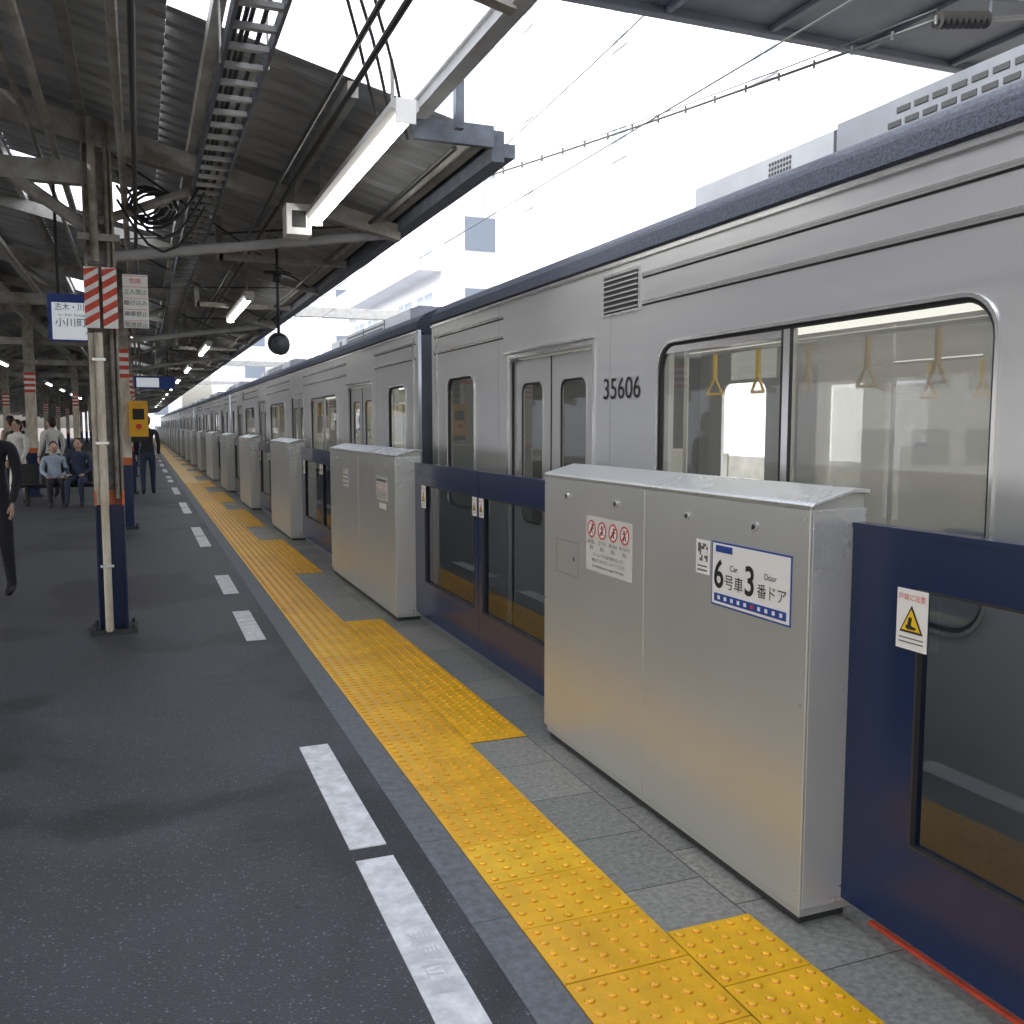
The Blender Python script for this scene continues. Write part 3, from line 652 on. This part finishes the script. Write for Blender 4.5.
# ---------------------------------------------------------------- people
def person(loc,head,h,top,leg,stride=.0,lean=0.,bag=False,armf=.1,sit=False):
    par=empty('person',loc); par.rotation_euler=(0,0,head); s=h/1.70; par.scale=(s,s,s)
    J={'pel':(0,0,.93,.135,.10),'sp':(0,0,1.12,.125,.09),'ch':(0,.01,1.32,.15,.10),'nk':(0,.0,1.46,.06,.055),'nk2':(0,.015,1.53,.05,.05)}
    E=[('pel','sp'),('sp','ch'),('ch','nk'),('nk','nk2')]
    hands=[]
    for sg,n in ((-1,'l'),(1,'r')):
        st=stride*sg
        if sit:
            J['hip'+n]=(sg*.09,.06,.89,.09,.09); J['kn'+n]=(sg*.12,.46,.90,.062,.062); J['an'+n]=(sg*.12,.46+st*.5,.48,.042,.045); J['to'+n]=(sg*.13,.61+st*.5,.43,.042,.035)
            J['sh'+n]=(sg*.185,0,1.39,.062,.062); J['el'+n]=(sg*.235,.02,1.12,.045,.045); J['wr'+n]=(sg*.13,.24,1.03,.032,.032)
            hands.append((sg,Vector((sg*.125,.25,1.05))))
        else:
            J['hip'+n]=(sg*.09,0,.86,.092,.09); J['kn'+n]=(sg*.10,st*.5+.03,.48,.06,.062); J['an'+n]=(sg*.10,st,.10,.042,.045); J['to'+n]=(sg*.11,st+.15,.045,.042,.035)
            J['sh'+n]=(sg*.185,0,1.39,.062,.062); J['el'+n]=(sg*.235,-st*.25-.01,1.12,.045,.045); J['wr'+n]=(sg*.225,-st*.5+armf,.89,.032,.032)
            hands.append((sg,Vector((sg*.222,-st*.5+armf,.885))))
        E+=[('pel','hip'+n),('hip'+n,'kn'+n),('kn'+n,'an'+n),('an'+n,'to'+n),('ch','sh'+n),('sh'+n,'el'+n),('el'+n,'wr'+n)]
    keys=list(J); me=bpy.data.meshes.new('b'); me.from_pydata([J[k][:3] for k in keys],[(keys.index(a),keys.index(b)) for a,b in E],[])
    ob=bpy.data.objects.new('b',me); COL.objects.link(ob); ob.modifiers.new('s','SKIN'); ss=ob.modifiers.new('u','SUBSURF'); ss.levels=2
    for i,k in enumerate(keys):
        d=me.skin_vertices[0].data[i]; d.radius=J[k][3:5]; d.use_root=(i==0)
    dg=bpy.context.evaluated_depsgraph_get(); m2=bpy.data.meshes.new_from_object(ob.evaluated_get(dg)); bpy.data.objects.remove(ob)
    m2.materials.clear()
    for k in (top,leg,'blk','skin'): m2.materials.append(M[k])
    for p in m2.polygons:
        c=p.center; p.use_smooth=True
        if sit: p.material_index = 2 if c.z<.485 else (3 if c.z>1.475 else (1 if (c.z<.985 and abs(c.x)<.21) else 0))
        else: p.material_index = 2 if c.z<.10 else (3 if c.z>1.475 else (1 if (c.z<.94 and abs(c.x)<.19) else 0))
    mesh_ob('body',m2,(0,0,0),par)
    q=MB(); q.ell((0,.02,1.605),(.074,.092,.115),'skin',18,14); q.ell((0,.115,1.59),(.013,.02,.02),'skin',8,6); q.ell((0,.101,1.555),(.024,.008,.006),'redp',8,6)
    for sg in (-1,1):
        q.ell((sg*.076,.015,1.60),(.01,.02,.03),'skin',8,6); q.ell((sg*.03,.104,1.615),(.011,.006,.006),'blk',8,6)
    for sg,w in hands:
        if sit:
            q.ell(w+Vector((0,.05,-.03)),(.036,.05,.016),'skin',10,8)
            for i in range(4):
                a=w+Vector((sg*(-.03+.02*i),.085,-.03)); l=(.03,.036,.034,.026)[i]; b1=a+Vector((0,l,-.006)); b2=b1+Vector((0,l*.8,-.022)); q.cyl(a,b1,.009,'skin',8); q.cyl(b1,b2,.0085,'skin',8,.006)
            a=w+Vector((-sg*.03,.04,-.03)); b1=a+Vector((-sg*.02,.025,-.004)); b2=b1+Vector((-sg*.006,.03,-.01)); q.cyl(a,b1,.0105,'skin',8); q.cyl(b1,b2,.009,'skin',8,.007)
            continue
        q.ell(w+Vector((0,.012,-.05)),(.016,.036,.05),'skin',10,8)
        for i in range(4):
            a=w+Vector((0,.036-.018*i,-.085)); l=(.03,.036,.034,.026)[i]; b1=a+Vector((-sg*.004,.006,-l)); b2=b1+Vector((-sg*.014,.002,-l*.8))
            q.cyl(a,b1,.009,'skin',8); q.cyl(b1,b2,.0085,'skin',8,.006)
        a=w+Vector((-sg*.004,.04,-.035)); b1=a+Vector((-sg*.006,.025,-.025)); b2=b1+Vector((-sg*.006,.006,-.03)); q.cyl(a,b1,.0105,'skin',8); q.cyl(b1,b2,.009,'skin',8,.007)
    q.build('head_and_hands',par,smooth=True)
    q=MB(); q.ell((0,-.008,1.64),(.086,.098,.098),'hair',18,12); q.ell((0,-.045,1.59),(.08,.062,.1),'hair',16,10); q.build('hair',par,smooth=True)
    if bag:
        q=MB(); q.box(-.14,.14,-.26,-.115,1.0,1.40,'c_dark'); q.box(-.11,.11,-.29,-.26,1.03,1.22,'c_dark'); q.build('backpack',par,bevel=.03,seg=3)
    return par
person((-1.24,9.3,0),math.pi*.93,1.66,'c_dark','c_dark',.1)
SZ=-.395
person((-1.56,19.8,SZ),math.pi*1.04,1.60,'c_blue','c_dark',.08,sit=True)
person((-1.13,19.8,SZ),math.pi*.95,1.66,'c_navy','c_navy',.14,sit=True)
person((-2.25,20.6,0),math.pi*.8,1.62,'c_white','c_white',.1)
person((-1.72,21.6,0),math.pi*.2,1.70,'c_white','c_dark',.06)
person((-2.7,23.5,0),math.pi*.3,1.72,'c_beige','c_dark',.05,bag=True)
person((.12,21.8,0),0,1.72,'c_dark','c_navy',.08)
person((-.9,30,0),2.5,1.66,'c_dark','c_navy',.1); person((-3.5,34,0),1,1.66,'c_white','c_dark',.1)
p=empty('platform_bench',(-1.35,19.85,0)); q=MB()
for i in range(4): q.box(-.95+i*.48,-.52+i*.48,-.22,.2,.40,.43,'dark'); q.box(-.95+i*.48,-.52+i*.48,.2,.24,.43,.80,'dark')
for s in (-.7,.7): q.box(s-.03,s+.03,-.15,.2,0,.40,'dark')
q.box(-.9,.93,-.02,.04,.34,.399,'dark'); q.build('seats',p,bevel=.01)
# ---------------------------------------------------------------- overhead structure and wires
p=empty('catenary_gantry'); q=MB()
q.box(2.6,16,5.5,6.75,4.86,5.5,'gantry'); q.box(2.5,16.1,5.4,5.5,4.80,4.92,'gantry'); q.box(2.5,16.1,6.75,6.85,4.80,4.92,'gantry')
for i in range(14): q.box(3+i,3.06+i,5.501,6.749,4.815,4.86,'gantry')
q.box(9.9,10.3,5.9,6.3,-1.1,4.815,'gantry'); q.box(15.6,15.9,5.9,6.3,-1.1,4.815,'gantry')
for Y in (34,64,94): q.box(2.3,11,Y,Y+.3,5.4,5.75,'beamL'); q.box(10.2,10.5,Y,Y+.3,-1.1,5.4,'beamL'); 
q.build('beam',p,bevel=.01)
q=MB()
def ins(a,b_,n=9):
    a=Vector(a);b_=Vector(b_); q.cyl(a,b_,.02,'cable',8)
    for i in range(n):
        c=a.lerp(b_,(i+.5)/n); d=(b_-a).normalized()*.012; q.cyl(c-d,c+d,.06,'cable',14,.035)
ins((5.25,5.2,4.35),(5.75,5.2,4.43)); q.cyl((5.75,5.2,4.43),(7.5,5.2,4.80),.02,'cable',6); q.cyl((5.0,5.2,4.52),(7.0,5.2,4.70),.025,'gantry',8)
q.cyl((5.2,5.2,4.53),(5.2,5.45,4.84),.02,'gantry',8); q.cyl((5.75,5.2,4.43),(5.75,5.2,4.60),.012,'gantry',8); q.cyl((6.4,5.2,4.64),(6.4,5.45,4.84),.02,'gantry',8)
q.build('insulator',p,smooth=False)
q=MB()
def wire(a,b_,sag=.15,r=.008,n=14):
    a=Vector(a);b_=Vector(b_); pts=[]
    for i in range(n+1):
        t=i/n; v=a.lerp(b_,t); v.z-=sag*4*t*(1-t); pts.append(v)
    q.tube(pts,r,'wire',5)
wire((5.25,5.2,4.35),(2.9,12.5,4.35),.05,.012); wire((5.25,5.2,4.42),(2.9,12.6,4.42),.08,.006)
for k in range(24):
    t=k/24; c=Vector((5.25,5.2,4.35)).lerp(Vector((2.9,12.5,4.35)),t); q.cyl(c+Vector((0,0,-.05*4*t*(1-t)-.03)),c+Vector((0,0,-.05*4*t*(1-t)+.03)),.012,'wire',6)
wire((3.85,-10,3.95),(3.85,140,3.95),0,.007,4); 
for a,c in ((-26,6),(6,34),(34,64),(64,94)):
    wire((3.9,a,4.9),(3.9,c,4.9),.5,.007)
    for i in range(1,6):
        yy=a+(c-a)*i/6; t=i/6; q.cyl((3.87,yy,3.95),(3.9,yy,4.9-2*t*(1-t)),.003,'wire',5)
wire((8,-10,3.95),(8,140,3.95),0,.006,4)
q.build('wires',p)
# ---------------------------------------------------------------- buildings
def building(name,x0,x1,y0,y1,h,fl,ww,wh,step,mt='bldg',balc=False,skip=0):
    p=empty(name,(x0,y0,-1.12)); q=MB(); q.box(0,x1-x0,0,y1-y0,0,h,mt)
    q.box(-.15,x1-x0+.15,-.15,y1-y0+.15,h+.001,h+.5,mt)
    n=int(h/fl)
    for i in range(n):
        z=i*fl+1.0
        yy=step*.5
        while yy+ww<y1-y0-.5:
            if random.random()>=skip:
                q.box(-.02,-.003,yy,yy+ww,z,z+wh,'bwin'); q.box(-.07,-.021,yy-.08,yy+ww+.08,z-.1,z-.02,'bldg2'); q.box(-.05,-.021,yy+ww/2-.03,yy+ww/2+.03,z,z+wh,mt)
            yy+=step
        xx=1
        while xx+ww<x1-x0-.5:
            if random.random()>=skip: q.box(xx,xx+ww,-.02,-.003,z,z+wh,'bwin')
            xx+=step
        if balc: q.box(-1.1,-.075,.3,y1-y0-.3,z-.95,z-.8,'bldg2'); q.box(-1.1,-1.05,.3,y1-y0-.3,z-.8,z+.15,mt)
        else: q.box(-.012,-.004,0,y1-y0,z-.8,z-.76,'bldg2')
    q.build('walls_and_windows',p)
building('apartment_building',14,26,15,37,30,3.3,.9,1.3,7.2,skip=.2)
building('office_building',13,28,41,62,14,3.2,2.6,1.5,3.6,balc=True)
building('office_building',12,24,66,90,17,3.2,1.8,1.5,3.0)
building('apartment_building',15,30,-14,13,24,3.2,1.6,1.5,5.5,skip=.3)
building('office_building',9,24,98,130,14,3.2,2,1.5,3.0)
building('office_building',-8,6,150,170,12,3.2,2,1.5,3.0)
building('office_building',-34,-20,30,70,13,3.2,2,1.5,3.0)
building('apartment_building',-36,-22,80,140,16,3.2,2,1.5,3.0,balc=True)
b=MB(); b.box(11.4,11.55,-20,140,-1.12,.9,'concrete')
for i in range(60): b.box(11.36,11.4,-20+i*2.6,-19.85+i*2.6,-1.12,.95,'concrete')
b.build('boundary_wall')
b=MB(); b.box(-16,-14.5,-8,130,-1.12,0,'concrete'); b.build('opposite_platform')
# ---------------------------------------------------------------- light / world
az=math.radians(262); el=math.radians(42)
w=bpy.data.worlds.new('World'); S.world=w; w.use_nodes=True; nt=w.node_tree
bg=nt.nodes['Background']; sky=nt.nodes.new('ShaderNodeTexSky'); sky.sky_type='NISHITA'; sky.sun_disc=False
sky.sun_elevation=el; sky.sun_rotation=az; sky.air_density=1.0; sky.dust_density=4.0; sky.ozone_density=1.0
hs=nt.nodes.new('ShaderNodeHueSaturation'); hs.inputs['Saturation'].default_value=.5; hs.inputs['Value'].default_value=3.8
nt.links.new(sky.outputs[0],hs.inputs['Color']); nt.links.new(hs.outputs[0],bg.inputs[0]); bg.inputs[1].default_value=.15
L=bpy.data.lights.new('sun','SUN'); L.energy=3.2; L.angle=math.radians(.5); L.color=(1,.96,.9)
lo=bpy.data.objects.new('sun',L); COL.objects.link(lo)
dirv=Vector((math.sin(az)*math.cos(el),math.cos(az)*math.cos(el),math.sin(el)))
lo.rotation_euler=dirv.to_track_quat('Z','Y').to_euler()
S.view_settings.view_transform='Standard'; S.view_settings.look='None'; S.view_settings.exposure=0
# ---------------------------------------------------------------- camera
cam=bpy.data.cameras.new('camera'); co=bpy.data.objects.new('camera',cam); COL.objects.link(co); S.camera=co
cam.sensor_width=36; cam.lens=36*930/1024; cam.clip_end=2000; cam.clip_start=.05
co.location=(0,0,1.54)
co.rotation_euler=(math.radians(90-5.34),0,math.radians(-21.7))
